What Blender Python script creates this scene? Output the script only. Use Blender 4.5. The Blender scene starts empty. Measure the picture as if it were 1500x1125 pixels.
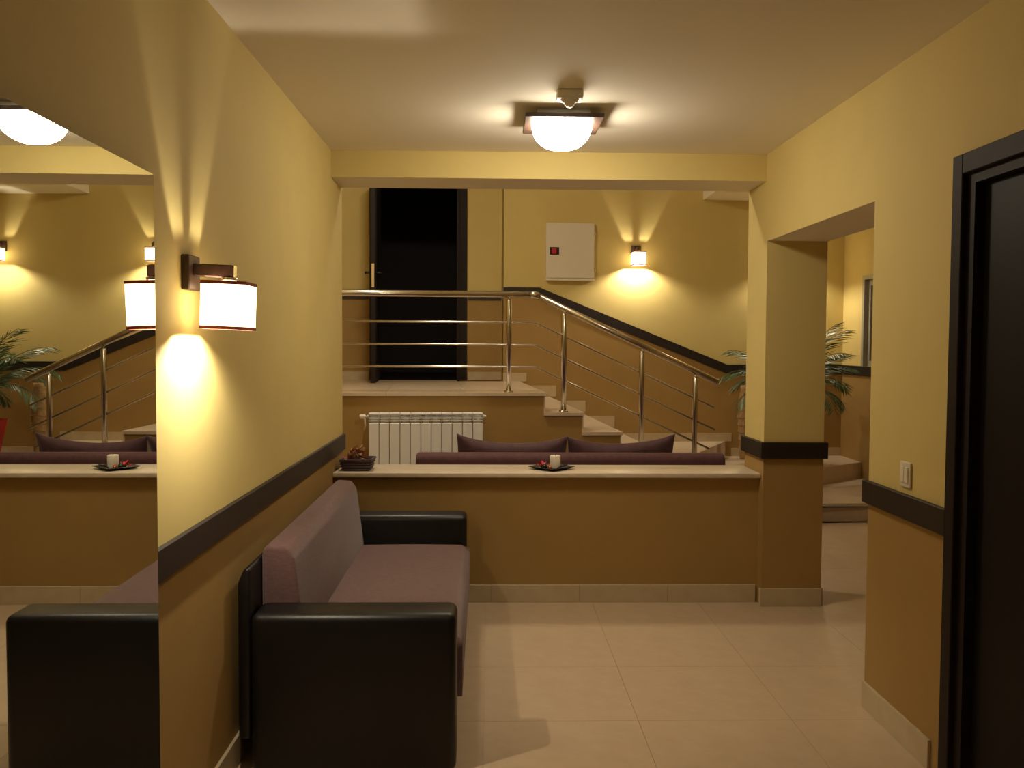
import bpy, bmesh, math, random
from mathutils import Vector, Matrix
R = math.radians
scene = bpy.context.scene
C = scene.collection

# ------------------------------------------------------------------ camera
F = 1360.0                       # focal length in pixels of the 1500 px wide frame
EYE = 1.46
cam_d = bpy.data.cameras.new('camera')
cam = bpy.data.objects.new('camera', cam_d); C.objects.link(cam)
cam_d.sensor_width = 36.0
cam_d.lens = 36.0 * F / 1500.0
cam_d.clip_start = 0.02
cam.matrix_world = (Matrix.Translation((0, 0, EYE)) @ Matrix.Rotation(-math.atan(32 / F), 4, 'Z')
                    @ Matrix.Rotation(R(90) - math.atan(59.5 / F), 4, 'X') @ Matrix.Rotation(R(0.3), 4, 'Z'))
scene.camera = cam

# ------------------------------------------------------------------ world, exposure (all light comes from the lamps)
w = bpy.data.worlds.new('night'); scene.world = w
w.use_nodes = True
w.node_tree.nodes['Background'].inputs[0].default_value = (0.01, 0.012, 0.02, 1)
w.node_tree.nodes['Background'].inputs[1].default_value = 0.1
vs = scene.view_settings
vs.view_transform = 'Standard'; vs.look = 'None'; vs.gamma = 1.0; vs.use_curve_mapping = False
vs.exposure = 0.45
scene.cycles.max_bounces = 10
scene.cycles.diffuse_bounces = 6
scene.cycles.glossy_bounces = 5
scene.cycles.sample_clamp_indirect = 6.0

DOME_L = 48.0        # radiance of the ceiling lamp's glass
HALL_L = 125.0        # radiance of the lamp in the stair hall
SHADE_L = 5.0        # radiance of a lit fabric shade
BULB_L = 3000.0      # radiance of a sconce bulb
WARM = (1.0, 0.87, 0.66)
WARMER = (1.0, 0.74, 0.40)

# ------------------------------------------------------------------ materials
def mat(name, col, rough=0.6, metal=0.0, noise=None, bump=None, coat=0.0, spec=None, sheen=0.0):
    m = bpy.data.materials.new(name); m.use_nodes = True
    nt = m.node_tree; b = nt.nodes['Principled BSDF']
    b.inputs['Base Color'].default_value = (*col, 1)
    b.inputs['Roughness'].default_value = rough
    b.inputs['Metallic'].default_value = metal
    if coat: b.inputs['Coat Weight'].default_value = coat
    if spec is not None: b.inputs['Specular IOR Level'].default_value = spec
    if sheen:
        b.inputs['Sheen Weight'].default_value = sheen
        b.inputs['Sheen Roughness'].default_value = 0.4
    tc = nt.nodes.new('ShaderNodeTexCoord')
    if noise:                       # (scale, colour a, colour b, stretch)
        sc, ca, cb = noise[:3]
        n = nt.nodes.new('ShaderNodeTexNoise'); n.inputs['Scale'].default_value = sc
        n.inputs['Detail'].default_value = 6; n.inputs['Roughness'].default_value = 0.65
        src = tc.outputs['Object']
        if len(noise) > 3:
            mp = nt.nodes.new('ShaderNodeMapping'); mp.inputs['Scale'].default_value = noise[3]
            nt.links.new(src, mp.inputs[0]); src = mp.outputs[0]
        nt.links.new(src, n.inputs['Vector'])
        r = nt.nodes.new('ShaderNodeValToRGB')
        r.color_ramp.elements[0].position = 0.3; r.color_ramp.elements[1].position = 0.7
        r.color_ramp.elements[0].color = (*ca, 1); r.color_ramp.elements[1].color = (*cb, 1)
        nt.links.new(n.outputs['Fac'], r.inputs[0]); nt.links.new(r.outputs[0], b.inputs['Base Color'])
    if bump:                        # (scale, strength, distance)
        n = nt.nodes.new('ShaderNodeTexNoise'); n.inputs['Scale'].default_value = bump[0]
        n.inputs['Detail'].default_value = 4
        nt.links.new(tc.outputs['Object'], n.inputs['Vector'])
        bp = nt.nodes.new('ShaderNodeBump'); bp.inputs['Strength'].default_value = bump[1]
        bp.inputs['Distance'].default_value = bump[2]
        nt.links.new(n.outputs['Fac'], bp.inputs['Height']); nt.links.new(bp.outputs[0], b.inputs['Normal'])
    return m

def emat(name, col, strength):
    m = bpy.data.materials.new(name); m.use_nodes = True
    nt = m.node_tree; nt.nodes.remove(nt.nodes['Principled BSDF'])
    e = nt.nodes.new('ShaderNodeEmission'); e.inputs[0].default_value = (*col, 1); e.inputs[1].default_value = strength
    nt.links.new(e.outputs[0], nt.nodes['Material Output'].inputs[0])
    return m

def jit(c, k): return tuple(min(1, v * k) for v in c)
YEL = (0.64, 0.51, 0.19); OCH = (0.35, 0.215, 0.062)
M = {}
M['yellow'] = mat('yellow paint', YEL, 0.75, noise=(3.0, jit(YEL, .97), jit(YEL, 1.03)), bump=(180, .12, .002))
M['ochre'] = mat('ochre paint', OCH, 0.7, noise=(3.0, jit(OCH, .95), jit(OCH, 1.05)), bump=(180, .12, .002))
M['white_ceiling'] = mat('ceiling paint', (0.86, 0.80, 0.68), 0.85, bump=(150, .08, .002))
M['tile'] = mat('beige stone tile', (.54, .41, .27), 0.34, noise=(9, (.50, .38, .25), (.57, .44, .295)), spec=.4)
M['tread'] = mat('pale stone tread', (.62, .50, .36), 0.30, noise=(12, (.58, .46, .33), (.66, .54, .40)), spec=.4)
M['riser'] = mat('beige stone riser', (.62, .50, .36), 0.4, noise=(12, (.58, .46, .33), (.66, .54, .40)))
M['skirt'] = mat('beige skirting tile', (.52, .42, .26), 0.4, noise=(10, (.48, .38, .235), (.55, .45, .29)))
M['sill'] = mat('pale stone sill', (.66, .56, .42), 0.32, noise=(14, (.60, .50, .37), (.70, .60, .46), (1, 4, 4)))
M['joint'] = mat('tile joint', (.52, .395, .26), 0.9, bump=(200, .2, .001))
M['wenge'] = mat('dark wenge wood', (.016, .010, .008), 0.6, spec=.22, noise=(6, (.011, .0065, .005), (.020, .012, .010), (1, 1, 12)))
M['wenge_rail'] = mat('dark wenge rail', (.016, .009, .008), 0.5, noise=(6, (.012, .007, .006), (.020, .012, .010), (1, 8, 1)))
M['door_black'] = mat('black brown door leaf', (.006, .005, .0045), 0.55, noise=(5, (.005, .004, .0035), (.008, .006, .005), (4, 4, .5)), spec=.2)
M['lampwood'] = mat('dark brown lamp wood', (.062, .034, .025), 0.4, noise=(25, (.042, .022, .017), (.085, .048, .035), (1, 6, 1)))
M['steel'] = mat('brushed steel', (.62, .58, .52), 0.22, 1.0, bump=(60, .03, .001))
M['chrome'] = mat('polished metal', (.75, .72, .66), 0.12, 1.0, bump=(30, .01, .001))
M['leather'] = mat('black leather', (.0045, .004, .0042), 0.42, noise=(20, (.0035, .003, .0032), (.006, .005, .0052)), bump=(140, .25, .002), spec=.45)
PUR = (.130, .067, .062)
M['plum'] = mat('plum fabric', PUR, 0.92, noise=(45, jit(PUR, .80), jit(PUR, 1.18), (1, 1, 2.5)), bump=(260, .5, .003), sheen=.25)
M['plum2'] = mat('dark plum fabric', (.115, .050, .058), 0.9, noise=(30, (.095, .040, .048), (.135, .060, .068)), bump=(220, .4, .003), sheen=.2)
M['cush'] = mat('violet cushion fabric', (.095, .044, .055), 0.75, noise=(18, (.078, .036, .046), (.112, .053, .065)), bump=(120, .3, .003), sheen=.3)
M['white_metal'] = mat('white enamel', (.88, .89, .90), 0.32, bump=(40, .02, .001))
M['plastic'] = mat('white plastic', (.78, .75, .68), 0.4, bump=(60, .02, .001))
M['box'] = mat('cream enamel', (.74, .68, .56), 0.4, bump=(60, .02, .001))
M['black'] = mat('black plastic', (.012, .010, .010), 0.4, bump=(60, .02, .001))
M['red'] = mat('red print', (.60, .012, .03), 0.5, bump=(60, .02, .001))
M['redpot'] = mat('red ceramic', (.42, .022, .03), 0.35, noise=(8, (.38, .018, .025), (.46, .026, .035)))
M['soil'] = mat('soil', (.035, .022, .014), 0.95, bump=(60, .8, .01))
M['palm'] = mat('palm green', (.06, .125, .05), 0.45, noise=(10, (.04, .09, .035), (.085, .16, .065)))
M['palmstem'] = mat('palm stalk', (.11, .13, .04), 0.6, noise=(14, (.09, .11, .03), (.14, .15, .05)))
M['trunk'] = mat('palm trunk', (.14, .085, .045), 0.9, noise=(30, (.09, .05, .025), (.19, .12, .065)), bump=(50, .8, .01))
M['rattan'] = mat('brown rattan', (.33, .20, .075), 0.7, noise=(30, (.25, .145, .05), (.41, .26, .11)), bump=(80, .5, .005))
M['rim'] = mat('red brown braid', (.36, .07, .045), 0.8, bump=(200, .3, .002))
M['wax'] = mat('cream candle wax', (.80, .72, .60), 0.5, bump=(30, .05, .002))
M['pine'] = mat('dark pine sprig', (.018, .028, .014), 0.8, noise=(30, (.012, .02, .010), (.026, .04, .018)))
M['basket'] = mat('grey plum wicker', (.085, .052, .062), 0.8, noise=(40, (.06, .036, .045), (.11, .07, .08), (1, 1, 5)), bump=(90, .6, .004))
M['dry1'] = mat('dried rust leaf', (.34, .12, .06), 0.85, noise=(30, (.27, .09, .045), (.42, .16, .085)))
M['dry2'] = mat('dried tan leaf', (.62, .42, .26), 0.85, noise=(30, (.54, .36, .21), (.70, .49, .32)))
M['brass'] = mat('satin brass', (.62, .50, .32), 0.35, 1.0, bump=(60, .02, .001))
M['grey_frame'] = mat('grey window frame', (.30, .28, .22), 0.5, bump=(60, .03, .001))
M['orange_ball'] = mat('copper bauble', (.62, .18, .05), 0.2, 0.7, bump=(60, .02, .001))
M['silver_ball'] = mat('silver bauble', (.75, .75, .72), 0.15, 1.0, bump=(60, .02, .001))
M['dark_ball'] = mat('dark bauble', (.02, .02, .02), 0.15, bump=(60, .02, .001))
M['mirror'] = mat('mirror glass', (.86, .88, .84), 0.0, 1.0)
M['mirror_edge'] = mat('mirror edge', (.12, .15, .12), 0.25, bump=(60, .02, .001))
gl = bpy.data.materials.new('window glass'); gl.use_nodes = True
gb = gl.node_tree.nodes['Principled BSDF']; gb.inputs['Base Color'].default_value = (.02, .025, .03, 1); gb.inputs['Roughness'].default_value = .05
M['glass_dark'] = gl
M['dome'] = emat('lit opal glass', (1.0, 0.87, 0.67), DOME_L)
M['dome2'] = emat('lit opal glass of the hall lamp', (1.0, 0.87, 0.67), HALL_L)
M['shade'] = emat('lit shade fabric', WARMER, SHADE_L)
M['bulb'] = emat('sconce bulb', WARM, BULB_L)

# ------------------------------------------------------------------ mesh helpers
class MB:
    def __init__(s): s.v = []; s.f = []; s.m = []; s.s = []
    def add(s, vs, fs, m=0, smooth=False):
        o = len(s.v); s.v += [tuple(v) for v in vs]
        for f in fs: s.f.append(tuple(i + o for i in f)); s.m.append(m); s.s.append(smooth)
        return s
    def box(s, x0, x1, y0, y1, z0, z1, m=0):
        vs = [(x, y, z) for z in (z0, z1) for y in (y0, y1) for x in (x0, x1)]
        return s.add(vs, [(0, 2, 3, 1), (4, 5, 7, 6), (0, 1, 5, 4), (2, 6, 7, 3), (0, 4, 6, 2), (1, 3, 7, 5)], m)
    def rbox(s, x0, x1, y0, y1, z0, z1, r=.01, seg=3, m=0, smooth=True):
        bm = bmesh.new()
        bmesh.ops.create_cube(bm, size=1)
        for v in bm.verts:
            v.co = Vector(((x0 + x1) / 2 + v.co.x * (x1 - x0), (y0 + y1) / 2 + v.co.y * (y1 - y0), (z0 + z1) / 2 + v.co.z * (z1 - z0)))
        bmesh.ops.bevel(bm, geom=bm.edges[:], offset=r, segments=seg, affect='EDGES', profile=.5)
        bm.verts.index_update()
        s.add([v.co[:] for v in bm.verts], [[v.index for v in f.verts] for f in bm.faces], m, smooth)
        bm.free(); return s
    def prism(s, poly, z0, z1, m=0, side=None):
        n = len(poly)
        a = sum(poly[i][0] * poly[(i + 1) % n][1] - poly[(i + 1) % n][0] * poly[i][1] for i in range(n))
        if a < 0: poly = poly[::-1]
        vs = [(x, y, z0) for x, y in poly] + [(x, y, z1) for x, y in poly]
        s.add(vs, [tuple(range(n - 1, -1, -1)), tuple(range(n, 2 * n))], m)
        o = len(s.v) - 2 * n
        for i in range(n):
            j = (i + 1) % n
            s.f.append((o + i, o + j, o + n + j, o + n + i)); s.m.append(m if side is None else side); s.s.append(False)
        return s
    def tube(s, pts, r, n=12, m=0, cap=True, smooth=True):
        pts = [Vector(p) for p in pts]; rs = r if isinstance(r, (list, tuple)) else [r] * len(pts)
        vs = []; fs = []; k = len(pts)
        for i, p in enumerate(pts):
            d = (pts[min(i + 1, k - 1)] - pts[max(i - 1, 0)]).normalized()
            if 0 < i < k - 1:
                a = (pts[i] - pts[i - 1]).normalized(); b = (pts[i + 1] - pts[i]).normalized()
                d = (a + b).normalized()
            up = Vector((0, 0, 1)) if abs(d.z) < .9 else Vector((1, 0, 0))
            x = d.cross(up).normalized(); y = x.cross(d)
            for q in range(n):
                t = 2 * math.pi * q / n
                vs.append(p + (x * math.cos(t) + y * math.sin(t)) * rs[i])
        for i in range(k - 1):
            for q in range(n):
                q2 = (q + 1) % n
                fs.append((i * n + q, i * n + q2, (i + 1) * n + q2, (i + 1) * n + q))
        s.add(vs, fs, m, smooth)
        if cap:
            o = len(s.v) - k * n
            s.f.append(tuple(o + q for q in range(n - 1, -1, -1))); s.m.append(m); s.s.append(False)
            s.f.append(tuple(o + (k - 1) * n + q for q in range(n))); s.m.append(m); s.s.append(False)
        return s
    def lathe(s, prof, n=24, c=(0, 0, 0), m=0, smooth=True, sq=None):
        vs = []; fs = []; k = len(prof)
        for r, z in prof:
            for q in range(n):
                t = 2 * math.pi * q / n
                vs.append((c[0] + r * math.cos(t), c[1] + r * math.sin(t), c[2] + z))
        for i in range(k - 1):
            for q in range(n):
                q2 = (q + 1) % n
                fs.append((i * n + q, i * n + q2, (i + 1) * n + q2, (i + 1) * n + q))
        return s.add(vs, fs, m, smooth)
    def ball(s, c, r, n=12, m=0, sz=1.0):
        k = n // 2
        return s.lathe([(max(1e-4, r * math.sin(math.pi * i / k)), -r * sz * math.cos(math.pi * i / k)) for i in range(k + 1)], n, c, m)
    def xform(s, mtx):
        s.v = [tuple(mtx @ Vector(v)) for v in s.v]; return s
    def mesh(s, name, mats):
        me = bpy.data.meshes.new(name); me.from_pydata(s.v, [], s.f)
        for mm in (mats if isinstance(mats, (list, tuple)) else [mats]): me.materials.append(M[mm])
        me.polygons.foreach_set('material_index', s.m); me.polygons.foreach_set('use_smooth', s.s)
        me.validate(); me.update(); return me
    def build(s, name, mats, parent=None, loc=(0, 0, 0), rz=0.0):
        return obj(name, s.mesh(name, mats), parent, loc, rz)

def obj(name, me, parent=None, loc=(0, 0, 0), rz=0.0):
    o = bpy.data.objects.new(name, me); C.objects.link(o)
    o.location = loc; o.rotation_euler = (0, 0, rz)
    if parent: o.parent = parent
    return o
def tag(o, label, cat, group=None, kind=None):
    o['label'] = label; o['category'] = cat
    if group: o['group'] = group
    if kind: o['kind'] = kind
    return o
def thing(name, label, cat, loc=(0, 0, 0), rz=0.0, group=None):
    o = obj(name, None, None, loc, rz); o.empty_display_size = .1
    return tag(o, label, cat, group)
def struct(o, label=None, cat=None):
    o['kind'] = 'structure'
    if label: o['label'] = label
    if cat: o['category'] = cat
    return o
def sroot(name, label, cat, loc=(0, 0, 0), rz=0.0):
    o = obj(name, None, None, loc, rz); o.empty_display_size = .1
    return struct(o, label, cat)

# ------------------------------------------------------------------ plan of the place (metres)
XL, XR = -0.873, 1.52            # corridor side walls
XR2 = 1.855                      # far face of the right wall
ZC = 2.508                       # corridor ceiling
SPL = 0.875                      # where yellow meets ochre
YB = -1.7                        # wall behind the camera
HZ = 3.60                        # stair hall ceiling
TH = R(3.7); CT, ST = math.cos(TH), math.sin(TH)
OX, OY = 0.419, 7.21             # nose of the upper landing on the stair's front face
def H(u, v): return (OX + u * CT - v * ST, OY + u * ST + v * CT)
HM = Matrix.Translation((OX, OY, 0)) @ Matrix.Rotation(TH, 4, 'Z')
RIS = 0.154; TRD = 0.302; Z7 = 7 * RIS
VB = 2.15                        # back wall behind the stair
VD = 2.45                        # recessed wall of the landing door
RX = 3.66                        # right wall of the stair hall

def split_box(mb, x0, x1, y0, y1, z0, z1, s=SPL):
    if z0 < s < z1:
        mb.box(x0, x1, y0, y1, z0, s, 1); mb.box(x0, x1, y0, y1, s, z1, 0)
    else: mb.box(x0, x1, y0, y1, z0, z1, 0 if z0 >= s else 1)

# walls
m = MB(); split_box(m, XL - .16, XL, YB, 5.50, 0, ZC)
struct(m.build('wall_left', ['yellow', 'ochre']), 'yellow corridor wall above ochre dado, carrying the mirror', 'wall')
m = MB()
split_box(m, XR, XR2, YB, 2.02, 0, ZC)
split_box(m, XR, XR2, 2.93, 3.67, 0, ZC)
m.box(XR, XR2, 2.02, 2.93, 2.02, ZC, 0)
m.box(XR, XR2, 3.67, 5.10, 2.03, 3.0, 0); m.m[-6] = 2
struct(m.build('wall_right', ['yellow', 'ochre', 'white_ceiling']), 'yellow corridor wall above ochre dado with a wide opening', 'wall')
m = MB(); split_box(m, XR, XR2, 5.10, 5.48, 0, HZ)
struct(m.build('wall_pier', ['yellow', 'ochre']), 'square yellow and ochre pier at the end of the low wall', 'wall')
m = MB(); split_box(m, XL - .16, XR2, YB - .15, YB, 0, ZC)
struct(m.build('wall_near', ['yellow', 'ochre']), 'yellow wall closing the corridor', 'wall')
m = MB(); m.box(XL, XR, 5.13, 5.48, 2.362, HZ, 0); m.m[-6] = 2; m.box(XL - .16, XL, 5.13, 5.50, ZC, HZ, 0)
struct(m.build('wall_header', ['yellow', 'ochre', 'white_ceiling']), 'yellow beam spanning the corridor end above the low wall', 'wall')
m = MB(); m.box(XL, XR, 5.185, 5.48, 0, .712, 1)
struct(m.build('wall_knee', ['yellow', 'ochre']), 'low ochre wall closing the corridor end below the stone sill', 'wall')
m = MB(); split_box(m, -3.05, XL - .16, 5.34, 5.50, 0, HZ); split_box(m, -3.05, -2.9, 5.50, 10.2, 0, HZ, Z7 + SPL)
struct(m.build('wall_hall_left', ['yellow', 'ochre']), 'yellow side wall of the stair hall', 'wall')

def hall_poly(mb, pts, v0, v1, mi):
    """vertical polygon (u,z) extruded between v0 and v1 in the stair's own axes"""
    n = len(pts)
    vs = [(*H(u, v0), z) for u, z in pts] + [(*H(u, v1), z) for u, z in pts]
    fs = [tuple(range(n)), tuple(range(2 * n - 1, n - 1, -1))]
    for i in range(n):
        j = (i + 1) % n; fs.append((i, n + i, n + j, j))
    mb.add(vs, fs, mi)
# sloping colour line on the back wall: (u, z of the rail's centre)
UA = -.15
def uz(px, py, v=VB):            # point of the picture carried onto the back wall plane
    dx, dz = (px - 718) / F, (503 - py) / F
    # H(u,v): X = dx*Y
    a = (OX - v * ST - dx * (OY + v * CT)) / (dx * ST - CT)
    Y = OY + a * ST + v * CT
    return a, EYE + dz * Y
u1, z1 = uz(789, 428); u2, z2 = uz(1066, 539)
UE = (RX + .1 - OX + VB * ST) / CT
split = [(UA, z1), (u1, z1), (u2, z2), (UE, z2)]
m = MB()
hall_poly(m, [(UA, 0), (UE, 0)] + split[::-1], VB, VB + .16, 1)
hall_poly(m, split + [(UE, HZ), (UA, HZ)], VB, VB + .16, 0)
# return and recessed wall with the door opening
m.add([(*H(u, v), z) for z in (0, HZ) for u, v in ((UA, VB), (UA, VD + .16), (UA + .15, VD + .16), (UA + .15, VB + .16), (UA+.15, VB))], [(0, 5, 6, 1), (1, 6, 7, 2)], 0)
dl, dr = -1.43, -.575            # door opening (u)
for a, b, za, zb in ((-3.2, dl, 0, HZ), (dr, UA, 0, HZ), (dl, dr, Z7 + 2.03, HZ)):
    s0 = Z7 + SPL
    if za < s0:
        hall_poly(m, [(a, za), (b, za), (b, s0), (a, s0)], VD, VD + .16, 1)
        hall_poly(m, [(a, s0), (b, s0), (b, zb), (a, zb)], VD, VD + .16, 0)
    else: hall_poly(m, [(a, za), (b, za), (b, zb), (a, zb)], VD, VD + .16, 0)
struct(m.build('wall_back', ['yellow', 'ochre']), 'yellow stair hall wall over an ochre dado that follows the stairs', 'wall')
m = MB()
wy0, wy1 = 8.28, 9.02            # window in the hall's right wall
ZT = z2
for a, b in ((2.3, wy0), (wy1, 9.9)):
    m.box(RX, RX + .16, a, b, 0, ZT, 1); m.box(RX, RX + .16, a, b, ZT, HZ, 0)
m.box(RX, RX + .16, wy0, wy1, 0, ZT, 1); m.box(RX, RX + .16, wy0, wy1, ZT, ZT + .04, 0); m.box(RX, RX + .16, wy0, wy1, 2.10, HZ, 0)
m.box(XR2, RX, 2.3, 2.45, 0, SPL, 1); m.box(XR2, RX, 2.3, 2.45, SPL, 3.0, 0)
struct(m.build('wall_hall_right', ['yellow', 'ochre']), 'yellow end wall of the stair hall with a window', 'wall')
# room behind the landing door; the dark wood colour stands in for missing light
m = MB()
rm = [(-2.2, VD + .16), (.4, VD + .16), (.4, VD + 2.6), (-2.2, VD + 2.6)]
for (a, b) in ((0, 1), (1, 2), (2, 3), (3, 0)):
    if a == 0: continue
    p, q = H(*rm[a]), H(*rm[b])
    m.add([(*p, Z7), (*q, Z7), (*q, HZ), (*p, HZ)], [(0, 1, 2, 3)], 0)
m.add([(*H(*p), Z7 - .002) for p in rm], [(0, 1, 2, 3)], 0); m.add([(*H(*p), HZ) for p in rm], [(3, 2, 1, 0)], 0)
struct(m.build('wall_painted_darkness', ['wenge']), 'unlit room behind the open landing door, its darkness put into the wall colour', 'room')

# ceilings
m = MB(); m.box(XL - .16, XR2, YB, 5.13, ZC, ZC + .12)
struct(m.build('ceiling', ['white_ceiling']), 'plain off-white corridor ceiling', 'ceiling')
m = MB(); m.box(-3.05, RX + .16, 5.13, 10.2, HZ, HZ + .12); m.box(2.16, RX, 5.48, 9.9, 2.93, HZ); m.box(XR2, RX, 2.3, 5.48, 2.93, HZ)
struct(m.build('ceiling_hall', ['white_ceiling']), 'stair hall ceiling with a lowered part on one side', 'ceiling')

# ------------------------------------------------------------------ floor: a bed with single tiles on it
fl = MB().box(-3.05, RX + .16, YB - .15, 10.2, -.12, -.004).build('floor', ['joint'])
struct(fl, 'beige stone tile floor', 'floor')
T = .60; gap = .0007
tile_me = MB().box(gap, T - gap, gap, T - gap, -.012, 0).mesh('floor_tile', ['tile'])
x0t, y0t = XR - .34 - 6 * T, 3.53 - 9 * T
rects = [(XL, XR, YB, 5.185), (XR, XR2, 3.67, 5.10), (XR2, RX, 2.45, 7.6), (XL - .16 - 1.6, XR2, 5.48, 7.35)]
done = set()
for i in range(-1, 12):
    for j in range(0, 16):
        a, b = x0t + i * T, y0t + j * T
        for (rx0, rx1, ry0, ry1) in rects:
            xa, xb = max(a, rx0), min(a + T, rx1); ya, yb = max(b, ry0), min(b + T, ry1)
            if xb - xa < .03 or yb - ya < .03: continue
            if xb - xa > T - .002 and yb - ya > T - .002:
                o = obj('floor_tile', tile_me, fl, (a, b, 0))
            else:
                ga = gap if xa == a else 0; gb2 = gap if xb == a + T else 0
                gc = gap if ya == b else 0; gd = gap if yb == b + T else 0
                MB().box(xa - a + ga, xb - a - gb2, ya - b + gc, yb - b - gd, -.012, 0).build('floor_tile', ['tile'], fl, (a, b, 0))

# ------------------------------------------------------------------ skirting tiles
def skirt(name, pts, z=0, h=.105, t=.012, L=.60, label=None, off=0.0):
    """pts: polyline on the wall's face; the tiles stand to its left side"""
    root = sroot(name, label or 'beige stone skirting tiles', 'skirting')
    for (p, q) in zip(pts[:-1], pts[1:]):
        p, q = Vector(p), Vector(q); d = (q - p); n = d.length; d.normalize(); nr = Vector((-d.y, d.x))
        s = -off
        while s < n - .005:
            a, b = max(0, s), min(n, s + L)
            if b - a > .01:
                mb = MB().rbox(0, b - a - .001, 0, t, 0, h, .0015, 1, smooth=False)
                o = mb.build('skirting_tile', ['skirt'], root)
                o.location = (p.x + d.x * a, p.y + d.y * a, z); o.rotation_euler = (0, 0, math.atan2(d.y, d.x))
            s += L
    return root
skirt('baseboard_left', [(XL, 5.185), (XL, YB)])
skirt('baseboard_knee', [(XR - .012, 5.185), (XL + .012, 5.185)], h=.10, L=.5)
skirt('baseboard_pier', [(XR2, 5.48), (XR2, 5.10), (XR - .012, 5.10), (XR - .0, 5.10)], h=.10, L=.45)
b = skirt('baseboard_right', [(XR, 3.02), (XR, 3.67), (XR2, 3.67)], off=-.08 + .6 - .6)
skirt('baseboard_hall_right', [(RX, 2.45), (RX, 7.55)])

# ------------------------------------------------------------------ dark rails (trims)
def rail(name, boxes, label):
    m = MB()
    for bx in boxes: m.rbox(*bx, .003, 1, smooth=False)
    return struct(m.build(name, ['wenge_rail']), label, 'rail')
ZA, ZB = .829, .920
rail('trim_1', [(XL, XL + .017, 2.397, 5.515, ZA, ZB), (XL, XL + .017, YB, 1.15, ZA, ZB)], 'dark wooden dado rail running from the mirror to the corner')
rail('trim_2', [(XR - .02, XR, 3.008, 3.69, ZA, ZB), (XR, XR2, 3.67, 3.69, ZA, ZB), (XR - .02, XR, YB, 1.93, ZA, ZB)], 'dark wooden dado rail below the light switch')
rail('trim_3', [(XR - .02, XR2 + .02, 5.08, 5.10, ZA, ZB), (XR - .02, XR, 5.10, 5.50, ZA, ZB), (XR2, XR2 + .02, 5.10, 5.50, ZA, ZB)], 'dark wooden rail wrapped around the square pier')
m = MB(); hw = .046
def band(pts, v0, v1, vert=True):
    for (ua, za), (ub, zb) in zip(pts[:-1], pts[1:]):
        hall_poly(m, [(ua, za - hw), (ub, zb - hw), (ub, zb + hw), (ua, za + hw)], v0, v1, 0)
band(split[:3] + [((RX - OX + VB * ST) / CT, z2)], VB - .018, VB)
band([(-3.1, Z7 + SPL), (dl - .08, Z7 + SPL)], VD - .018, VD); band([(dr + .08, Z7 + SPL), (UA, Z7 + SPL)], VD - .018, VD)
struct(m.build('trim_4', ['wenge_rail']), 'dark wooden rail sloping down the wall along the stairs', 'rail')
rail('trim_5', [(RX - .018, RX, 7.0, 9.56, z2 - hw, z2 + hw)], 'dark wooden rail below the hall window')

# stone sill on the low wall
m = MB().rbox(XL + .001, XR - .001, 5.143, 5.51, .712, .738, .004, 2)
struct(m.build('trim_6', ['sill']), 'pale stone sill slab on top of the low ochre wall', 'sill')

# ------------------------------------------------------------------ staircase
st = thing('staircase', 'stone stair with ochre side wall, landing and fan-shaped lower steps', 'stairs')
DC = Z7 - .025
prof = [(-3.1, 0), (-3.1, DC), (-.0, DC)]
for k in range(1, 4):
    prof += [((k - 1) * TRD, Z7 - k * RIS - .025), (k * TRD, Z7 - k * RIS - .025)]
prof += [(3 * TRD, 0)]
m = MB(); hall_poly(m, prof, 0, VB, 0); hall_poly(m, [(-3.1, 0), (UA, 0), (UA, DC), (-3.1, DC)], VB, VD, 0)
m.build('side_wall', ['ochre'], st)
def slab(poly, z, name='tread', t=.025, mt='tread'):
    return MB().prism([H(*p) for p in poly], z - t, z).build(name, [mt], st)
ov = .018
# landing slabs
us = [-3.1, -2.5, -1.9, -1.3, -.7, -.1]
def lan(a, b, v0, v1): slab([(a + .001, v0), (b - .001, v0), (b - .001, v1), (a + .001, v1)], Z7, 'landing_slab')
edges = [-3.1, -2.44, -1.83, -1.22, -.61, ov]
for a, b in zip(edges[:-1], edges[1:]):
    for v0, v1 in ((-ov, .6), (.602, 1.2), (1.202, 1.8), (1.802, VB if b > 0 else VD)):
        lan(a, b, v0, v1)
for k in range(1, 4):
    z = Z7 - k * RIS
    slab([((k - 1) * TRD, -ov), (k * TRD + ov, -ov), (k * TRD + ov, VB), ((k - 1) * TRD, VB)], z)
for k in range(1, 4):            # riser tiles
    z = Z7 - k * RIS
    MB().prism([H((k - 1) * TRD - .001, 0), H((k - 1) * TRD + .010, 0), H((k - 1) * TRD + .010, VB), H((k - 1) * TRD - .001, VB)], z, z + RIS - .025).build('riser', ['riser'], st)
# fan steps (world coordinates)
bk = lambda x: (x, OY + (x - OX + VB * ST) / CT * ST + VB * CT)      # point of the back wall at X
P3 = H(3 * TRD, 0); P3b = H(3 * TRD, VB)
A4 = bk(2.43); P5 = (1.65, 7.40); E5 = (RX, 9.03); P6 = (1.75, 7.55)
L4 = [P3, A4, P3b]
L5 = [P3, P5, E5, bk(RX), A4]
L6 = [P5, P6, (RX, 7.58), E5]
for poly, k in ((L4, 4), (L5, 5), (L6, 6)):
    z = Z7 - k * RIS
    MB().prism(poly, 0, z - .025).build('step_body', ['riser'], st)
    MB().prism(poly, z - .025, z).build('tread', ['tread'], st)
MB().prism([(P6[0], P6[1] - .018), (RX, 7.58 - .018), (RX, 7.58), P6], RIS - .025, RIS).build('nosing', ['tread'], st)

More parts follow.
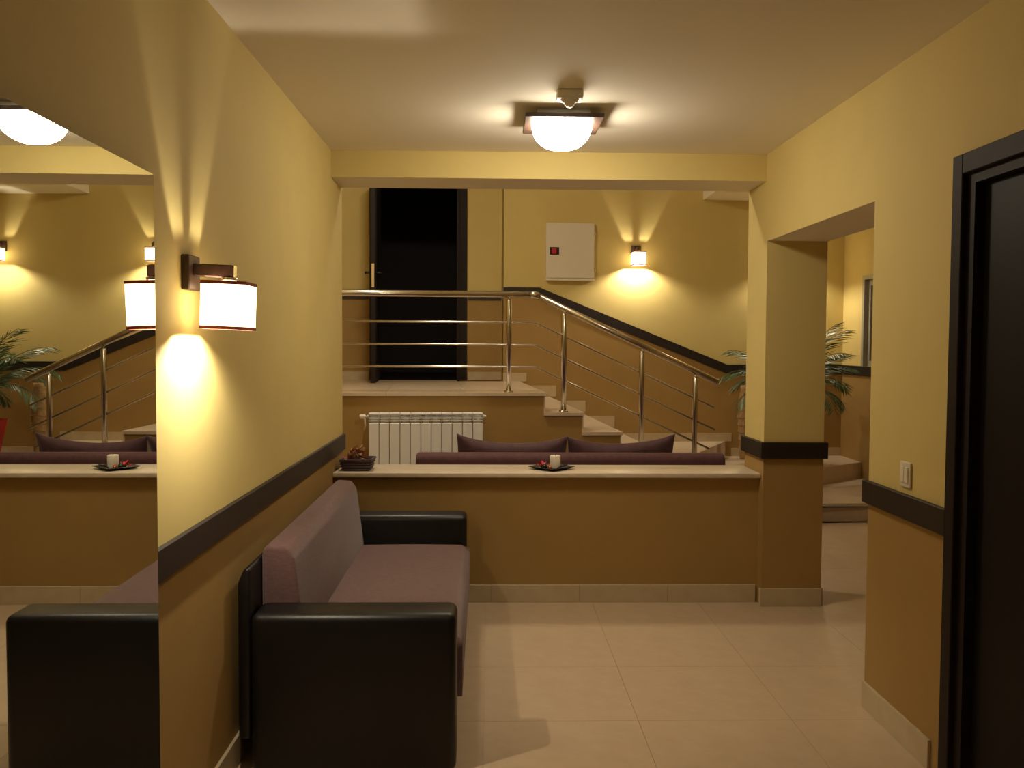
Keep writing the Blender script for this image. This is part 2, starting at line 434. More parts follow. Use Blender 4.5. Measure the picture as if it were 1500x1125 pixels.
# stepped skirting on the back wall
sk = sroot('baseboard_stair', 'beige skirting tiles stepping down along the stair wall', 'skirting')
def sk_t(ua, ub, z, v=VB, h=.085):
    MB().prism([H(ua, v - .012), H(ub, v - .012), H(ub, v), H(ua, v)], z, z + h).build('skirting_tile', ['skirt'], sk)
sk_t(UA, .085, Z7)
for k in range(1, 4):
    sk_t((k - 1) * TRD + .086, k * TRD + .085, Z7 - k * RIS, h=.11)
ue4 = (A4[0] - OX + VB * ST) / CT
sk_t(3 * TRD + .086, 1.5, Z7 - 4 * RIS); sk_t(1.502, ue4 + .06, Z7 - 4 * RIS)
sk_t(ue4 + .062, 2.75, Z7 - 5 * RIS); sk_t(2.752, (RX - OX + VB * ST) / CT, Z7 - 5 * RIS)
sk_t(dr + .08, UA, Z7, VD); sk_t(-2.3, dl - .08, Z7, VD)

# ------------------------------------------------------------------ steel railing on the stair
rl = thing('stair_railing', 'brushed steel railing with three thin rods along landing and stairs', 'railing')
VR = .06
def upx(px, v=VR):
    dx = (px - 718) / F
    return (OX - v * ST - dx * (OY + v * CT)) / (dx * ST - CT)
def zpx(px, py, v=VR):
    u = upx(px, v); return EYE + (503 - py) / F * (OY + u * ST + v * CT)
def HP(u, z, v=VR): return (*H(u, v), z)
uB = upx(785)
zr = zpx(700, 431.5)
uEnd = upx(1053); zEnd = zpx(1053, 558.5)
MB().tube([HP(-3.0, zr), HP(uB - .03, zr)], .0245, 16).build('handrail', ['steel'], rl)
MB().tube([HP(uB - .045, zr), HP(uB - .012, zr), HP(uB + .022, zr - .012)], .0275, 16).build('joint_collar', ['steel'], rl)
MB().tube([HP(uB, zr - .003), HP(uEnd, zEnd)], .0245, 16).build('handrail', ['steel'], rl)
slope = (zEnd - zr) / (uEnd - uB)
rods = [zpx(745, 472), zpx(745, 504.7), zpx(745, 537)]
rod_end = [1048, 1050, 1042]
for z, e in zip(rods, rod_end):
    ue = upx(e)
    MB().tube([HP(-3.0, z), HP(uB - .03, z), HP(uB, z - .004), HP(ue, z + slope * 1.0 * (ue - uB))], .008, 8).build('rod', ['steel'], rl)
for px in (360, 745, 826, 941, 1020):
    u = upx(px)
    zt = (zr if u < uB else zr + slope * (u - uB)) - .022
    if u < 0: zb = Z7
    elif u < TRD: zb = Z7 - RIS
    elif u < 2 * TRD: zb = Z7 - 2 * RIS
    elif u < 3 * TRD: zb = Z7 - 3 * RIS
    else: zb = Z7 - 5 * RIS
    p = MB().tube([HP(u, zb), HP(u, zt - .028), HP(u, zt - .018)], [.0215, .0215, .017], 16).build('post', ['steel'], rl)
    MB().lathe([(.0, .012), (.036, .012), (.038, .008), (.038, 0)], 20, HP(u, zb)).build('flange', ['chrome'], p)
    MB().tube([HP(u, zt - .02), HP(u, zt + .006)], .007, 10).build('pin', ['chrome'], p)
    for z in rods:
        zz = z if u < uB else z + slope * (u - uB)
        MB().tube([HP(u - .016, zz, VR - .004), HP(u + .016, zz, VR - .004)], .011, 10).build('rod_holder', ['chrome'], p)

# ------------------------------------------------------------------ doors
d1 = sroot('door_1', 'dark wooden door with casing beside the light switch', 'door')
ca = MB()
ca.rbox(XR - .022, XR + .001, 2.945, 3.008, 0, 2.07, .003, 1, smooth=False)
o = ca.build('casing', ['wenge'], d1)
MB().rbox(XR - .022, XR + .001, 1.935, 2.004, 0, 2.07, .003, 1, smooth=False).build('casing', ['wenge'], d1)
MB().rbox(XR - .022, XR + .001, 2.004, 2.945, 2.005, 2.07, .003, 1, smooth=False).build('head_casing', ['wenge'], d1)
fr = MB(); fr.box(XR - .002, XR2, 2.90, 2.944, 0, 2.018); fr.box(XR - .002, XR2, 2.021, 2.05, 0, 2.018); fr.box(XR - .002, XR2, 2.05, 2.90, 1.972, 2.018)
fr.build('frame', ['wenge'], d1)
lf = MB().rbox(XR + .030, XR + .070, 2.052, 2.898, .008, 1.970, .003, 1, smooth=False).build('leaf', ['door_black'], d1)
hd = MB().rbox(XR + .022, XR + .030, 2.09, 2.125, .95, 1.17, .003, 1); hd.tube([(XR + .025, 2.107, 1.09), (XR - .02, 2.107, 1.09), (XR - .02, 2.22, 1.09)], .009, 10)
hd.build('handle', ['chrome'], lf)

d2 = sroot('door_2', 'dark wooden door standing open on the upper landing', 'door')
def hbox(mb, ua, ub, va, vb, za, zb, m=0):
    p = [H(ua, va), H(ub, va), H(ub, vb), H(ua, vb)]
    return mb.prism(p, za, zb, m)
DZ = Z7 + 2.03
hbox(MB(), dr, dr + .07, VD - .02, VD + .001, Z7, DZ + .07).build('casing', ['wenge'], d2)
hbox(MB(), dl - .07, dl, VD - .02, VD + .001, Z7, DZ + .07).build('casing', ['wenge'], d2)
hbox(MB(), dl, dr, VD - .02, VD + .001, DZ, DZ + .07).build('head_casing', ['wenge'], d2)
m = MB(); hbox(m, dr - .035, dr, VD, VD + .16, Z7, DZ); hbox(m, dl, dl + .035, VD, VD + .16, Z7, DZ)
m.build('frame', ['wenge'], d2)
LW = .80
uf = dl + .035
leaf = hbox(MB(), uf - .045, uf, VD - LW - .03, VD - .03, Z7 + .008, DZ - .008).build('leaf', ['wenge'], d2)
# panel inset on the leaf
hbox(MB(), uf - .001, uf + .004, VD - LW + .10, VD - .15, Z7 + .15, DZ - .15).build('panel', ['door_black'], leaf)
hbox(MB(), uf - .034, uf - .010, VD - LW - .033, VD - LW - .029, Z7 + .90, Z7 + 1.12).build('latch_plate', ['brass'], leaf)
for s, ux in ((-1, uf - .045), (1, uf)):
    vv = VD - LW + .03; zz = Z7 + 1.04
    hb = MB().tube([(*H(ux - s * .004, vv), zz), (*H(ux + s * .05, vv), zz), (*H(ux + s * .055, vv + .11), zz)], .010, 10)
    hb.build('lever', ['black'], leaf)

# window in the hall's right wall
w1 = sroot('window_1', 'grey framed window in the yellow end wall above the dark rail', 'window')
m = MB()
for bx in ((wy0, wy0 + .06, ZT + .04, 2.10), (wy1 - .06, wy1, ZT + .04, 2.10), (wy0 + .06, wy1 - .06, ZT + .04, ZT + .10), (wy0 + .06, wy1 - .06, 2.04, 2.10)):
    m.box(RX + .03, RX + .10, *bx)
m.build('window_frame', ['grey_frame'], w1)
MB().box(RX + .06, RX + .068, wy0 + .06, wy1 - .06, ZT + .10, 2.04).build('pane', ['glass_dark'], w1)
m = MB(); m.box(RX - .01, RX + .03, wy1 - .002, wy1 + .05, ZT + .04, 2.14); m.box(RX - .01, RX + .03, wy0 - .05, wy0 + .002, ZT + .04, 2.14); m.box(RX - .01, RX + .03, wy0, wy1, 2.098, 2.14)
m.build('architrave', ['grey_frame'], w1)

# ------------------------------------------------------------------ mirror
mr = thing('wall_mirror', 'large frameless mirror on the yellow wall beside the sconce', 'mirror', (XL, 2.395, 0))
KM = .0092                       # the mirror hangs a touch skew on its board
def skew(mb):
    mb.v = [(x - KM * y if x > .001 else x, y, z) for x, y, z in mb.v]; return mb
skew(MB().box(.0005, .0160, -1.22, 0, .12, 1.884)).build('backing_board', ['mirror_edge'], mr)
skew(MB().box(.0160, .0182, -1.219, -.001, .121, 1.883)).build('glass', ['mirror'], mr)

# ------------------------------------------------------------------ sofas
def back_prof(mb, pts, y0, y1, r=.03):
    pass
def extr_round(poly, y0, y1, r=.03, seg=3):
    """closed (x,z) outline extruded along y with rounded edges"""
    bm = bmesh.new()
    a = [bm.verts.new((x, y0, z)) for x, z in poly]
    f = bm.faces.new(a)
    ext = bmesh.ops.extrude_face_region(bm, geom=[f])
    for v in [g for g in ext['geom'] if isinstance(g, bmesh.types.BMVert)]: v.co.y = y1
    bmesh.ops.recalc_face_normals(bm, faces=bm.faces[:])
    bmesh.ops.bevel(bm, geom=bm.edges[:], offset=r, segments=seg, affect='EDGES', profile=.5, clamp_overlap=True)
    bm.verts.index_update()
    mb = MB().add([v.co[:] for v in bm.verts], [[v.index for v in f.verts] for f in bm.faces], 0, True)
    bm.free(); return mb
def seat_mesh(x0, x1, y0, y1, z0, z1, r, crown):
    nx, ny = 14, 30
    mb = MB(); vs = []; fs = []
    def P(i, j, top):
        tx, ty = i / nx, j / ny
        x = x0 + (x1 - x0) * tx; y = y0 + (y1 - y0) * ty
        e = max(0, 1 - min(tx, 1 - tx) * (x1 - x0) / r); g = max(0, 1 - min(ty, 1 - ty) * (y1 - y0) / r)
        d = 1 - math.sqrt(max(0, 1 - min(1, math.hypot(e, g)) ** 2))
        return (x, y, z1 - r * d * .6 + crown * math.sin(math.pi * tx) * math.sin(math.pi * ty) ** .5 if 0 < ty < 1 else z1 - r * d * .6)
    for j in range(ny + 1):
        for i in range(nx + 1): vs.append(P(i, j, 1))
    for j in range(ny):
        for i in range(nx):
            a = j * (nx + 1) + i; fs.append((a, a + 1, a + nx + 2, a + nx + 1))
    b = len(vs)
    ring = [i for i in range(nx + 1)] + [j * (nx + 1) + nx for j in range(1, ny + 1)] + [ny * (nx + 1) + i for i in range(nx - 1, -1, -1)] + [j * (nx + 1) for j in range(ny - 1, 0, -1)]
    for q in ring: vs.append((vs[q][0], vs[q][1], z0))
    k = len(ring)
    for q in range(k): fs.append((ring[q], b + q, b + (q + 1) % k, ring[(q + 1) % k]))
    fs.append(tuple(b + q for q in range(k)))
    return mb.add(vs, fs, 0, True)
def sofa(label, loc, rz, L, arm, fab, D=.70):
    """back at local x=0, front at x=D, length along local y"""
    t = thing('sofa', label, 'sofa', loc, rz)
    for y in (0, L - arm):
        MB().rbox(.005, D - .005, y, y + arm, .0, .548, .028, 4).build('armrest', ['leather'], t)
    extr_round([(-.040, .115), (.002, .115), (.002, .700), (-.018, .700), (-.040, .65)], .02, L - .02, .012, 2).build('back_panel', ['leather'], t)
    MB().rbox(.05, D - .04, arm + .002, L - arm - .002, .02, .22, .01, 2).build('base', ['leather'], t)
    seat_mesh(.10, D + .012, arm + .003, L - arm - .003, .20, .405, .05, .012).build('seat_cushion', [fab], t)
    extr_round([(.004, .38), (.158, .39), (.136, .56), (.118, .700), (.092, .736), (.018, .742), (.004, .72)], arm + .003, L - arm - .003, .022, 3).build('back_cushion', [fab], t)
    for (x, y) in ((.05, .04), (D - .06, .04), (.05, L - .07), (D - .06, L - .07)):
        pass
    return t
sofa('plum fabric sofa with black leather arms standing along the yellow wall', (-.806, 3.085, 0), R(.35), 1.965, .175, 'plum')
s2 = thing('sofa', 'long dark plum sofa standing behind the low ochre wall', 'sofa', (1.74, 6.06, 0), R(90))
L2 = 2.40; a2 = .165
for y in (0, L2 - a2): MB().rbox(.02, .76, y, y + a2, 0, .53, .028, 4).build('armrest', ['leather'], s2)
MB().rbox(.0, .05, .02, L2 - .02, 0, .60, .012, 2).build('back_panel', ['leather'], s2)
MB().rbox(.05, .72, a2 + .002, L2 - a2 - .002, .02, .22, .01, 2).build('base', ['leather'], s2)
seat_mesh(.20, .78, a2 + .003, L2 - a2 - .003, .20, .41, .05, .012).build('seat_cushion', ['plum2'], s2)
extr_round([(.052, .38), (.26, .38), (.225, .56), (.205, .68), (.165, .728), (.09, .735), (.052, .70)], a2 + .003, L2 - a2 - .003, .035, 4).build('back_cushion', ['plum2'], s2)

# scatter cushions on the second sofa
def pillow(label, x, y, z, wdt, hgt, th, lean, rz, roll=0, seed=0):
    rnd = random.Random(seed); n = 16; vs = []; fs = []
    ph = [rnd.uniform(0, 6.28) for _ in range(4)]
    for s in (1, -1):
        for j in range(n + 1):
            for i in range(n + 1):
                a, c = i / n * 2 - 1, j / n * 2 - 1
                px = a * (1 - .03 * (1 - c * c)) * wdt / 2
                pz = c * (1 - .24 * (1 - a * a) - (.05 * (1 - abs(a) ** 5))) * hgt / 2
                q = max(0, (1 - a ** 4) * (1 - c ** 4)) ** .6
                py = s * (th / 2 * q + .004) + .008 * math.sin(4 * a + ph[0]) * math.sin(3 * c + ph[1]) * q
                vs.append((px, py, pz))
    N = (n + 1) ** 2
    for s in range(2):
        for j in range(n):
            for i in range(n):
                a = s * N + j * (n + 1) + i; f = (a, a + 1, a + n + 2, a + n + 1)
                fs.append(f if s else f[::-1])
    ring = list(range(n + 1)) + [j * (n + 1) + n for j in range(1, n + 1)] + [n * (n + 1) + i for i in range(n - 1, -1, -1)] + [j * (n + 1) for j in range(n - 1, 0, -1)]
    for q in range(len(ring)):
        a, c = ring[q], ring[(q + 1) % len(ring)]; fs.append((a, c, c + N, a + N))
    me = MB().add(vs, fs, 0, True).mesh('cushion', ['cush'])
    o = obj('cushion', me); o.location = (x, y, z); o.rotation_mode = 'XYZ'; o.rotation_euler = (lean, roll, rz)
    return tag(o, label, 'cushion', None)
pillow('violet pillow with pointed corners in front of the radiator, leaning on the long sofa', .15, 6.405, .622, .76, .46, .13, R(22), 0, R(1.0), 1)
pillow('violet pillow with pointed corners in front of the steps, leaning on the long sofa', .905, 6.405, .622, .74, .46, .13, R(22), R(0), R(-1.6), 2)

# ------------------------------------------------------------------ radiator
ra = thing('radiator', 'white ribbed radiator on the ochre stair wall', 'radiator', (*H(0, -.04), .33), TH)
SW = .0786; RH = .60
uL = upx(540, -.13)
sec = MB()
sec.rbox(.0028, SW - .0028, -.095, -.086, 0, RH - .075, .003, 1, smooth=False)
for k in range(3):
    sec.box(.003, SW - .003, -.094 + k * .004, -.086, RH - .062 + k * .0185, RH - .054 + k * .0185)
sec.box(SW / 2 - .003, SW / 2 + .003, -.092, -.084, RH - .075, RH - .012)
sec.rbox(.001, SW - .001, -.09, -.005, RH - .014, RH, .004, 2, smooth=False)
core = MB().box(.002, .004, -.086, -.006, .01, RH - .014); core.box(SW - .004, SW - .002, -.086, -.006, .01, RH - .014)
core.box(.012, SW - .012, -.07, -.02, .01, RH - .014)
sec_me = sec.mesh('section', ['white_metal']); core_me = core.mesh('core', ['white_metal'])
for i in range(11):
    s = obj('section', sec_me, ra, (uL + i * SW, 0, 0)); obj('core', core_me, s)
MB().tube([(uL - .012, -.05, RH - .03), (uL + 11 * SW + .012, -.05, RH - .03)], .014, 12).build('header_pipe', ['white_metal'], ra)
v = MB().tube([(uL - .012, -.05, RH - .03), (uL - .03, -.05, RH - .03)], .010, 12).build('valve', ['chrome'], ra)
MB().lathe([(0.001, .02), (.014, .02), (.017, .014), (.017, -.018), (.012, -.024), (.001, -.024)], 14, (0, 0, 0)).xform(Matrix.Translation((uL - .045, -.05, RH - .03)) @ Matrix.Rotation(R(90), 4, 'Y')).build('valve_knob', ['plastic'], ra)
MB().tube([(uL - .028, -.05, RH - .03), (uL - .028, -.035, RH - .10), (uL - .04, .03, RH - .14)], .007, 8).build('supply_pipe', ['white_metal'], ra)
MB().tube([(uL + 11 * SW + .01, -.05, RH - .03), (uL + 11 * SW + .024, -.05, RH - .03)], .011, 12).build('end_cap', ['plastic'], ra)
for q in (2, 8): MB().box(uL + q * SW - .01, uL + q * SW + .01, -.006, .04, RH - .12, RH - .09).build('bracket', ['white_metal'], ra)

# ------------------------------------------------------------------ lamps
def sconce(label, loc, rz, sag=0.0):
    """local +x points out of the wall; origin at the wall plate's centre"""
    t = thing('wall_sconce', label, 'sconce', loc, rz, 'shaded wall sconces')
    MB().rbox(0, .023, -.05, .05, -.05, .05, .003, 1, smooth=False).build('wall_plate', ['lampwood'], t)
    S = Matrix.Translation((.023, 0, .009)) @ Matrix.Rotation(sag, 4, 'Y') @ Matrix.Translation((-.023, 0, -.009))
    ar = MB().rbox(.022, .136, -.017, .017, -.009, .027, .003, 1, smooth=False).xform(S).build('arm', ['lampwood'], t)
    MB().box(.1361, .1385, -.0155, .0155, -.0075, .0255).xform(S).build('end_cap', ['chrome'], ar)
    cx = .123
    MB().lathe([(.001, 0), (.024, 0), (.020, -.012), (.012, -.016), (.012, -.055), (.016, -.058), (.014, -.100), (.001, -.101)], 16, (cx, 0, -.009)).xform(S).build('socket', ['chrome'], t)
    MB().ball((cx, 0, -.126), .0140, 12).xform(S).build('bulb', ['bulb'], t)
    a = .0625; zt, zb = -.022, -.157; th = .0025
    sh = MB()
    for (x0, x1, y0, y1) in ((-a, a, -a, -a + th), (-a, a, a - th, a), (-a, -a + th, -a + th, a - th), (a - th, a, -a + th, a - th)):
        sh.box(cx + x0, cx + x1, y0, y1, zb, zt)
    sh = sh.xform(S).build('shade', ['shade'], t)
    for z0, z1 in ((zb - .001, zb + .0085), (zt - .0085, zt + .001)):
        rm_ = MB(); e = a + .0015; ti = th + .002
        for (x0, x1, y0, y1) in ((-e, e, -e, -e + ti), (-e, e, e - ti, e), (-e, -e + ti, -e + ti, e - ti), (e - ti, e, -e + ti, e - ti)):
            rm_.box(cx + x0, cx + x1, y0, y1, z0, z1)
        rm_.xform(S).build('rim', ['rim'], sh)
    # wire spider that carries the shade
    sp = MB(); sp.tube([(cx - a + .002, 0, zt - .006), (cx + a - .002, 0, zt - .006)], .0012, 6); sp.tube([(cx, -a + .002, zt - .006), (cx, a - .002, zt - .006)], .0012, 6)
    sp.xform(S).build('spider', ['chrome'], t)
    return t
sconce('square shaded sconce on the corridor wall beside the mirror', (XL, 2.70, 1.657), 0, R(2.2))
def on_back(px, z):
    u, _ = uz(px, 400); return (*H(u, VB), z)
sconce('square shaded sconce on the stair wall beside the white cabinet', on_back(930, 2.405), TH - R(90))
sconce('square shaded sconce on the stair wall above the palm', (*H((3.05 - OX + VB * ST) / CT, VB), 2.405), TH - R(90))

def ceiling_lamp(label, loc, dome, name='ceiling_lamp'):
    t = thing(name, label, 'ceiling lamp', loc, 0)
    MB().rbox(-.12, .12, -.12, .12, -.032, 0, .004, 1, smooth=False).build('mount', ['white_metal'], t)
    MB().rbox(-.175, .175, -.175, .175, -.048, -.030, .003, 1, smooth=False).build('plate', ['lampwood'], t)
    n, k = 48, 12; vs = []; fs = []
    for i in range(k + 1):
        ph = i / k * math.pi / 2
        for q in range(n):
            tt = 2 * math.pi * q / n; c, s_ = math.cos(tt), math.sin(tt)
            p = 2.9; rr = 1 / (abs(c) ** p + abs(s_) ** p) ** (1 / p)
            rad = .137 * rr * max(.001, math.cos(ph) ** .88)
            vs.append((rad * c, rad * s_, -.048 - .110 * math.sin(ph)))
        if i:
            for q in range(n):
                fs.append(((i - 1) * n + q, i * n + q, i * n + (q + 1) % n, (i - 1) * n + (q + 1) % n))
    MB().add(vs, fs, 0, True).build('glass_bowl', [dome], t)
    return t
ceiling_lamp('square brown ceiling lamp with a lit opal glass bowl', (.325, 4.31, ZC), 'dome')
ceiling_lamp('square brown ceiling lamp with a lit opal bowl high above the radiator', (-.65, 6.60, HZ), 'dome2', 'ceiling_lamp_offscreen')


# motion sensor
ms = thing('motion_sensor', 'small white motion sensor on the ceiling beside the lamp', 'sensor', (.325, 3.90, ZC))
MB().rbox(-.055, .055, -.045, .045, -.036, 0, .009, 3).build('body', ['plastic'], ms)
MB().lathe([(.042, -.035), (.034, -.044), (.022, -.050), (.020, -.058), (.012, -.065), (.001, -.067)], 20).build('lens', ['plastic'], ms)

# light switch
sw = thing('light_switch', 'small white light switch above the dark rail beside the door', 'switch', (XR, 3.33, .99))
MB().rbox(-.009, 0, -.041, .041, -.046, .046, .003, 2, smooth=False).build('plate', ['box'], sw)
for s in (-1, 1):
    MB().rbox(-.013, -.008, s * .016 - .0145, s * .016 + .0145, -.03, .03, .002, 1, smooth=False).build('rocker', ['box'], sw)

# white cabinet on the stair wall
ua, zt_ = uz(798, 328); ub, zb_ = uz(868, 411)
fb = thing('fuse_cabinet', 'shallow cream metal cabinet with a red mark on the stair wall', 'cabinet', (*H(ua, VB), zb_), TH)
W_, H_ = ub - ua, zt_ - zb_
MB().box(0, W_, -.055, 0, 0, H_).build('body', ['box'], fb)
dd = MB().rbox(.006, W_ - .004, -.066, -.056, .022, H_ - .006, .003, 2, smooth=False).build('cabinet_door', ['box'], fb)
MB().rbox(.0, W_, -.075, -.050, -.006, .014, .003, 1, smooth=False).build('bottom_lip', ['box'], fb)
for z in (.10, H_ - .10): MB().tube([(W_ + .001, -.064, z - .022), (W_ + .001, -.064, z + .022)], .006, 8).build('hinge', ['chrome'], dd)
sx = W_ * .07; sz0 = H_ * .44
MB().box(sx, sx + .095, -.0675, -.0655, sz0, sz0 + .075).build('mark_plate', ['black'], dd)
MB().box(sx + .022, sx + .066, -.0685, -.067, sz0 + .012, sz0 + .063).build('red_mark', ['red'], dd)
MB().tube([(sx + .036, -.0688, sz0 + .048), (sx + .052, -.0688, sz0 + .036), (sx + .038, -.0688, sz0 + .036), (sx + .050, -.0688, sz0 + .024)], .0022, 6).build('mark_glyph', ['black'], dd)

# ------------------------------------------------------------------ palm in a red pot
PX, PY, PZ = 2.90, 8.78, Z7 - 5 * RIS
pl = thing('potted_palm', 'green palm in a square red pot on the lower stair step', 'plant', (PX, PY, PZ))
def frust(b, t, z0, z1, th):
    mb = MB()
    o0, o1 = b / 2, t / 2
    def ring(r, z): return [(-r, -r, z), (r, -r, z), (r, r, z), (-r, r, z)]
    vs = ring(o0, z0) + ring(o1, z1) + ring(o1 - th, z1) + ring(o1 - th - .012, z1 - .05)
    fs = [(3, 2, 1, 0)]
    for k in range(3):
        for i in range(4):
            j = (i + 1) % 4; fs.append((k * 4 + i, k * 4 + j, k * 4 + 4 + j, k * 4 + 4 + i))
    fs.append((12, 13, 14, 15))
    return mb.add(vs, fs)
frust(.20, .33, 0, .42, .016).build('pot', ['redpot'], pl)
MB().box(-.135, .135, -.135, .135, .36, .385).build('soil', ['soil'], pl)
MB().tube([(0, 0, .37), (.01, .0, .50), (-.01, .01, .60), (0, 0, .68)], [.045, .05, .045, .03], 10).build('trunk', ['trunk'], pl)
rnd = random.Random(7)
def frond(az, el, L, droop, seed):
    r2 = random.Random(seed); n = 16; pts = []
    p = Vector((0, 0, .64)); e = el
    d0 = Vector((math.cos(az), math.sin(az), 0))
    side = Vector((-math.sin(az), math.cos(az), 0))
    for i in range(n + 1):
        pts.append(p.copy())
        p = p + (d0 * math.cos(e) + Vector((0, 0, 1)) * math.sin(e)) * (L / n)
        e -= droop / n * (0.5 + 1.2 * i / n)
    mb = MB()
    mb.tube(pts, [.006 * (1 - .8 * i / n) + .001 for i in range(n + 1)], 5, 0)
    for i in range(4, int(n * 1.9) + 1):
        f = i / (n * 1.9)
        if f < .22: continue
        a = min(f, 1) * n; k = min(int(a), n - 1); q = pts[k].lerp(pts[k + 1], a - k)
        tan = (pts[k + 1] - pts[k]).normalized(); nrm = side.cross(tan).normalized()
        ll = L * (.26 * math.sin(math.pi * min(1, (f - .12) / .95)) + .06) * r2.uniform(.85, 1.1)
        for s in (-1, 1):
            dirv = (tan * .80 + side * s * .70 + nrm * r2.uniform(.05, .45)).normalized()
            tip = q + dirv * ll + Vector((0, 0, -.10 * ll))
            mid = q + dirv * ll * .45 + nrm * .01
            wv = tan.cross(dirv).cross(dirv).normalized() * (.0065)
            mb.add([q, mid + wv, tip, mid - wv], [(0, 1, 2, 3)], 1, False)
    return mb
nf = 30
for i in range(nf):
    az = i * 2.399 + rnd.uniform(-.2, .2)
    t_ = i / nf
    el = R(84 - 58 * t_ + rnd.uniform(-6, 6)); L = rnd.uniform(.66, .84) * (.85 + .32 * (1 - t_))
    if math.sin(az) > .55: L *= .62
    if math.cos(az) > .6: L *= .92
    mb = frond(az, el, L, R(46 + 72 * t_), 100 + i)
    # keep leaf tips off the walls
    mb.v = [(min(x, RX - PX - .03), min(y, 9.50 - PY + (x * ST) - .04), z) for x, y, z in mb.v]
    mb.build('frond', ['palmstem', 'palm'], pl)

# slim woven floor vase on the step
vz = thing('floor_vase', 'slim brown woven floor vase standing beside the palm', 'vase', (2.58, 9.27, Z7 - 5 * RIS))
prof = [(.001, 0), (.055, 0), (.062, .02), (.070, .2), (.085, .42), (.078, .60), (.058, .70), (.064, .74), (.056, .74), (.050, .70), (.06, .5), (.001, .45)]
MB().lathe(prof, 24).build('body', ['rattan'], vz)
for k in range(9):
    z = .05 + k * .075
    r = [(.055 + .03 * min(1, z / .42)) if z < .42 else .085 - .027 * max(0, (z - .42) / .28)][0] + .004
    MB().tube([(r * math.cos(t), r * math.sin(t), z + .008 * math.sin(3 * t)) for t in [q / 24 * 2 * math.pi for q in range(25)]], .005, 6, cap=False).build('weave_ring', ['rattan'], vz)

# ------------------------------------------------------------------ things on the sill
ZS = .738
# candle tray
TX, TY = .355, 5.315
ty = thing('candle_tray', 'black square dish with upturned rim on the stone sill', 'dish', (TX, TY, ZS), R(45))
def dish():
    a, b2, h = .062, .098, .016
    def ring(r, z): return [(-r, -r, z), (r, -r, z), (r, r, z), (-r, r, z)]
    vs = ring(a, 0) + ring(b2, h) + ring(b2 - .002, h + .002) + ring(a, .004)
    fs = [(3, 2, 1, 0)] + [(k * 4 + i, k * 4 + (i + 1) % 4, k * 4 + 4 + (i + 1) % 4, k * 4 + 4 + i) for k in range(3) for i in range(4)] + [(12, 13, 14, 15)]
    return MB().add(vs, fs)
dish().build('dish', ['black'], ty)
zc = ZS + .0042
cd = thing('candle', 'short cream pillar candle standing on the black dish', 'candle', (TX + .022, TY + .01, zc))
MB().lathe([(.001, 0), (.030, 0), (.031, .004), (.031, .070), (.028, .074), (.018, .071), (.001, .070)], 24).build('wax', ['wax'], cd)
MB().tube([(0, 0, .069), (.001, 0, .078), (.003, 0, .083)], .0012, 6).build('wick', ['black'], cd)
def bauble(x, y, r, mt, label):
    t = thing('bauble', label, 'bauble', (TX + x, TY + y, zc))
    MB().ball((0, 0, r), r, 16).build('ball', [mt], t)
    MB().tube([(0, 0, 2 * r - .002), (0, 0, 2 * r + .005)], .004, 8).build('cap', ['brass'], t)
bauble(-.042, -.044, .016, 'dark_ball', 'dark glossy bauble on the black dish before the candle')
bauble(-.012, -.055, .011, 'orange_ball', 'copper orange bauble on the black dish before the candle')
bauble(-.064, -.022, .009, 'silver_ball', 'tiny silver bauble on the black dish beside the red flower')
fw = thing('red_flower', 'red cloth flower lying on the black dish beside the candle', 'flower', (TX - .050, TY + .002, zc))
for k in range(9):
    a = k * 2 * math.pi / 9 + .3; e = .35 + .6 * (k % 3) / 2; l = .050
    c, s_ = math.cos(a), math.sin(a); ce, se = math.cos(e), math.sin(e)
    q = MB().add([(0, 0, .008), (c * l * .5 * ce - s_ * .012, s_ * l * .5 * ce + c * .012, .008 + l * .5 * se), (c * l * ce, s_ * l * ce, .006 + l * se * .9), (c * l * .5 * ce + s_ * .012, s_ * l * .5 * ce - c * .012, .008 + l * .5 * se), (c * l * .5 * ce, s_ * l * .5 * ce, .003 + l * .5 * se)], [(0, 1, 4), (1, 2, 4), (2, 3, 4), (3, 0, 4)])
    q.build('petal', ['red'], fw)
MB().ball((0, 0, .009), .009, 8).build('flower_centre', ['red'], fw)
def sprig(x, y, az, L, label, seed):
    r2 = random.Random(seed); mb = MB()
    d = Vector((math.cos(az), math.sin(az), .22)).normalized(); sd = Vector((-math.sin(az), math.cos(az), 0))
    pts = [Vector((0, 0, .006)) + d * L * k / 6 for k in range(7)]
    mb.tube(pts, .002, 5)
    for k in range(60):
        q = pts[0].lerp(pts[-1], r2.random()); t = (d * .7 + sd * r2.uniform(-1, 1) + Vector((0, 0, r2.uniform(-.1, 1)))).normalized() * r2.uniform(.014, .026)
        wv = t.cross(d).normalized() * .0016 if t.cross(d).length > 1e-4 else sd * .0016
        e = q + t; e.z = max(e.z, .002)
        mb.add([q + wv, e, q - wv], [(0, 1, 2)])
    o = mb.build('pine_sprig', ['pine']); o.location = (TX + x, TY + y, zc)
    tag(o, label, 'sprig')
sprig(.030, -.036, .35, .06, 'dark pine sprig on the black dish at the candle foot, away from the flower', 3)
sprig(-.024, -.020, 3.6, .05, 'dark pine sprig on the black dish between flower and candle', 4)

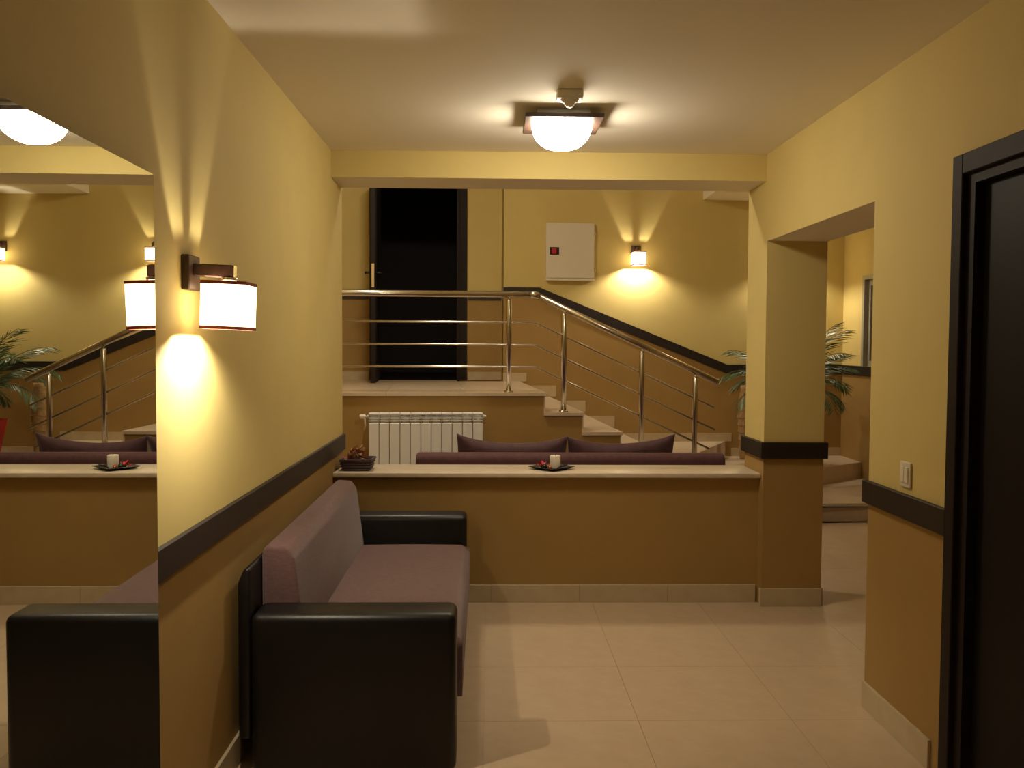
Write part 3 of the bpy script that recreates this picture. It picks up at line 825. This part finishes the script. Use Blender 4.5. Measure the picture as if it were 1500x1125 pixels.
# basket with dried leaves
BX, BY = -.752, 5.285
bs = thing('basket', 'grey plum wicker tray on the sill corner holding dried leaves', 'basket', (BX, BY, ZS))
def ring4(ax, ay, z): return [(-ax, -ay, z), (ax, -ay, z), (ax, ay, z), (-ax, ay, z)]
vs = ring4(.072, .072, 0) + ring4(.092, .092, .066) + ring4(.083, .083, .066) + ring4(.066, .066, .008)
fs = [(3, 2, 1, 0)] + [(k * 4 + i, k * 4 + (i + 1) % 4, k * 4 + 4 + (i + 1) % 4, k * 4 + 4 + i) for k in range(3) for i in range(4)] + [(12, 13, 14, 15)]
MB().add(vs, fs).build('tray', ['basket'], bs)
for k in range(4):
    r = .074 + .0195 * (k + .5) / 4; z = .008 + k * .0165
    MB().tube([(-r, -r, z), (r, -r, z), (r, r, z), (-r, r, z), (-r, -r, z)], .0045, 6).build('wicker_band', ['basket'], bs)
rnd = random.Random(5)
desc = ['curled rust brown dried leaf', 'pale tan dried leaf']
for k in range(24):
    a = k * 2.4 + rnd.uniform(-.5, .5); rr = rnd.uniform(.02, .062) * (1 - k / 34); zz = .046 + .0028 * k
    tan_ = k % 2
    mb = MB(); L = rnd.uniform(.06, .10); wd = L * rnd.uniform(.26, .45); n = 6; vs = []; fs = []
    cu = rnd.uniform(.5, 1.6)
    for i in range(n + 1):
        t = i / n; hw_ = wd * math.sin(math.pi * (t * .92 + .04)) * .5 + .001
        x = L * (t - .5); z = L * .28 * cu * (t - .5) ** 2 * 2
        vs += [(x, -hw_, z + hw_ * .5), (x, 0, z), (x, hw_, z + hw_ * .5)]
    for i in range(n):
        for q in range(2): fs.append((i * 3 + q, i * 3 + q + 1, i * 3 + 4 + q, i * 3 + 3 + q))
    mb.add(vs, fs, 0, True)
    o = mb.build('dried_leaf', ['dry2' if tan_ else 'dry1'])
    o.location = (BX + rr * math.cos(a), BY + rr * math.sin(a), ZS + zz)
    o.rotation_euler = (rnd.uniform(-.7, .7), rnd.uniform(-.9, .9), rnd.uniform(0, 6.28))
    tag(o, desc[tan_] + ' heaped in the wicker tray on the sill', 'leaf', ('tan' if tan_ else 'rust') + ' dried leaves in the tray')
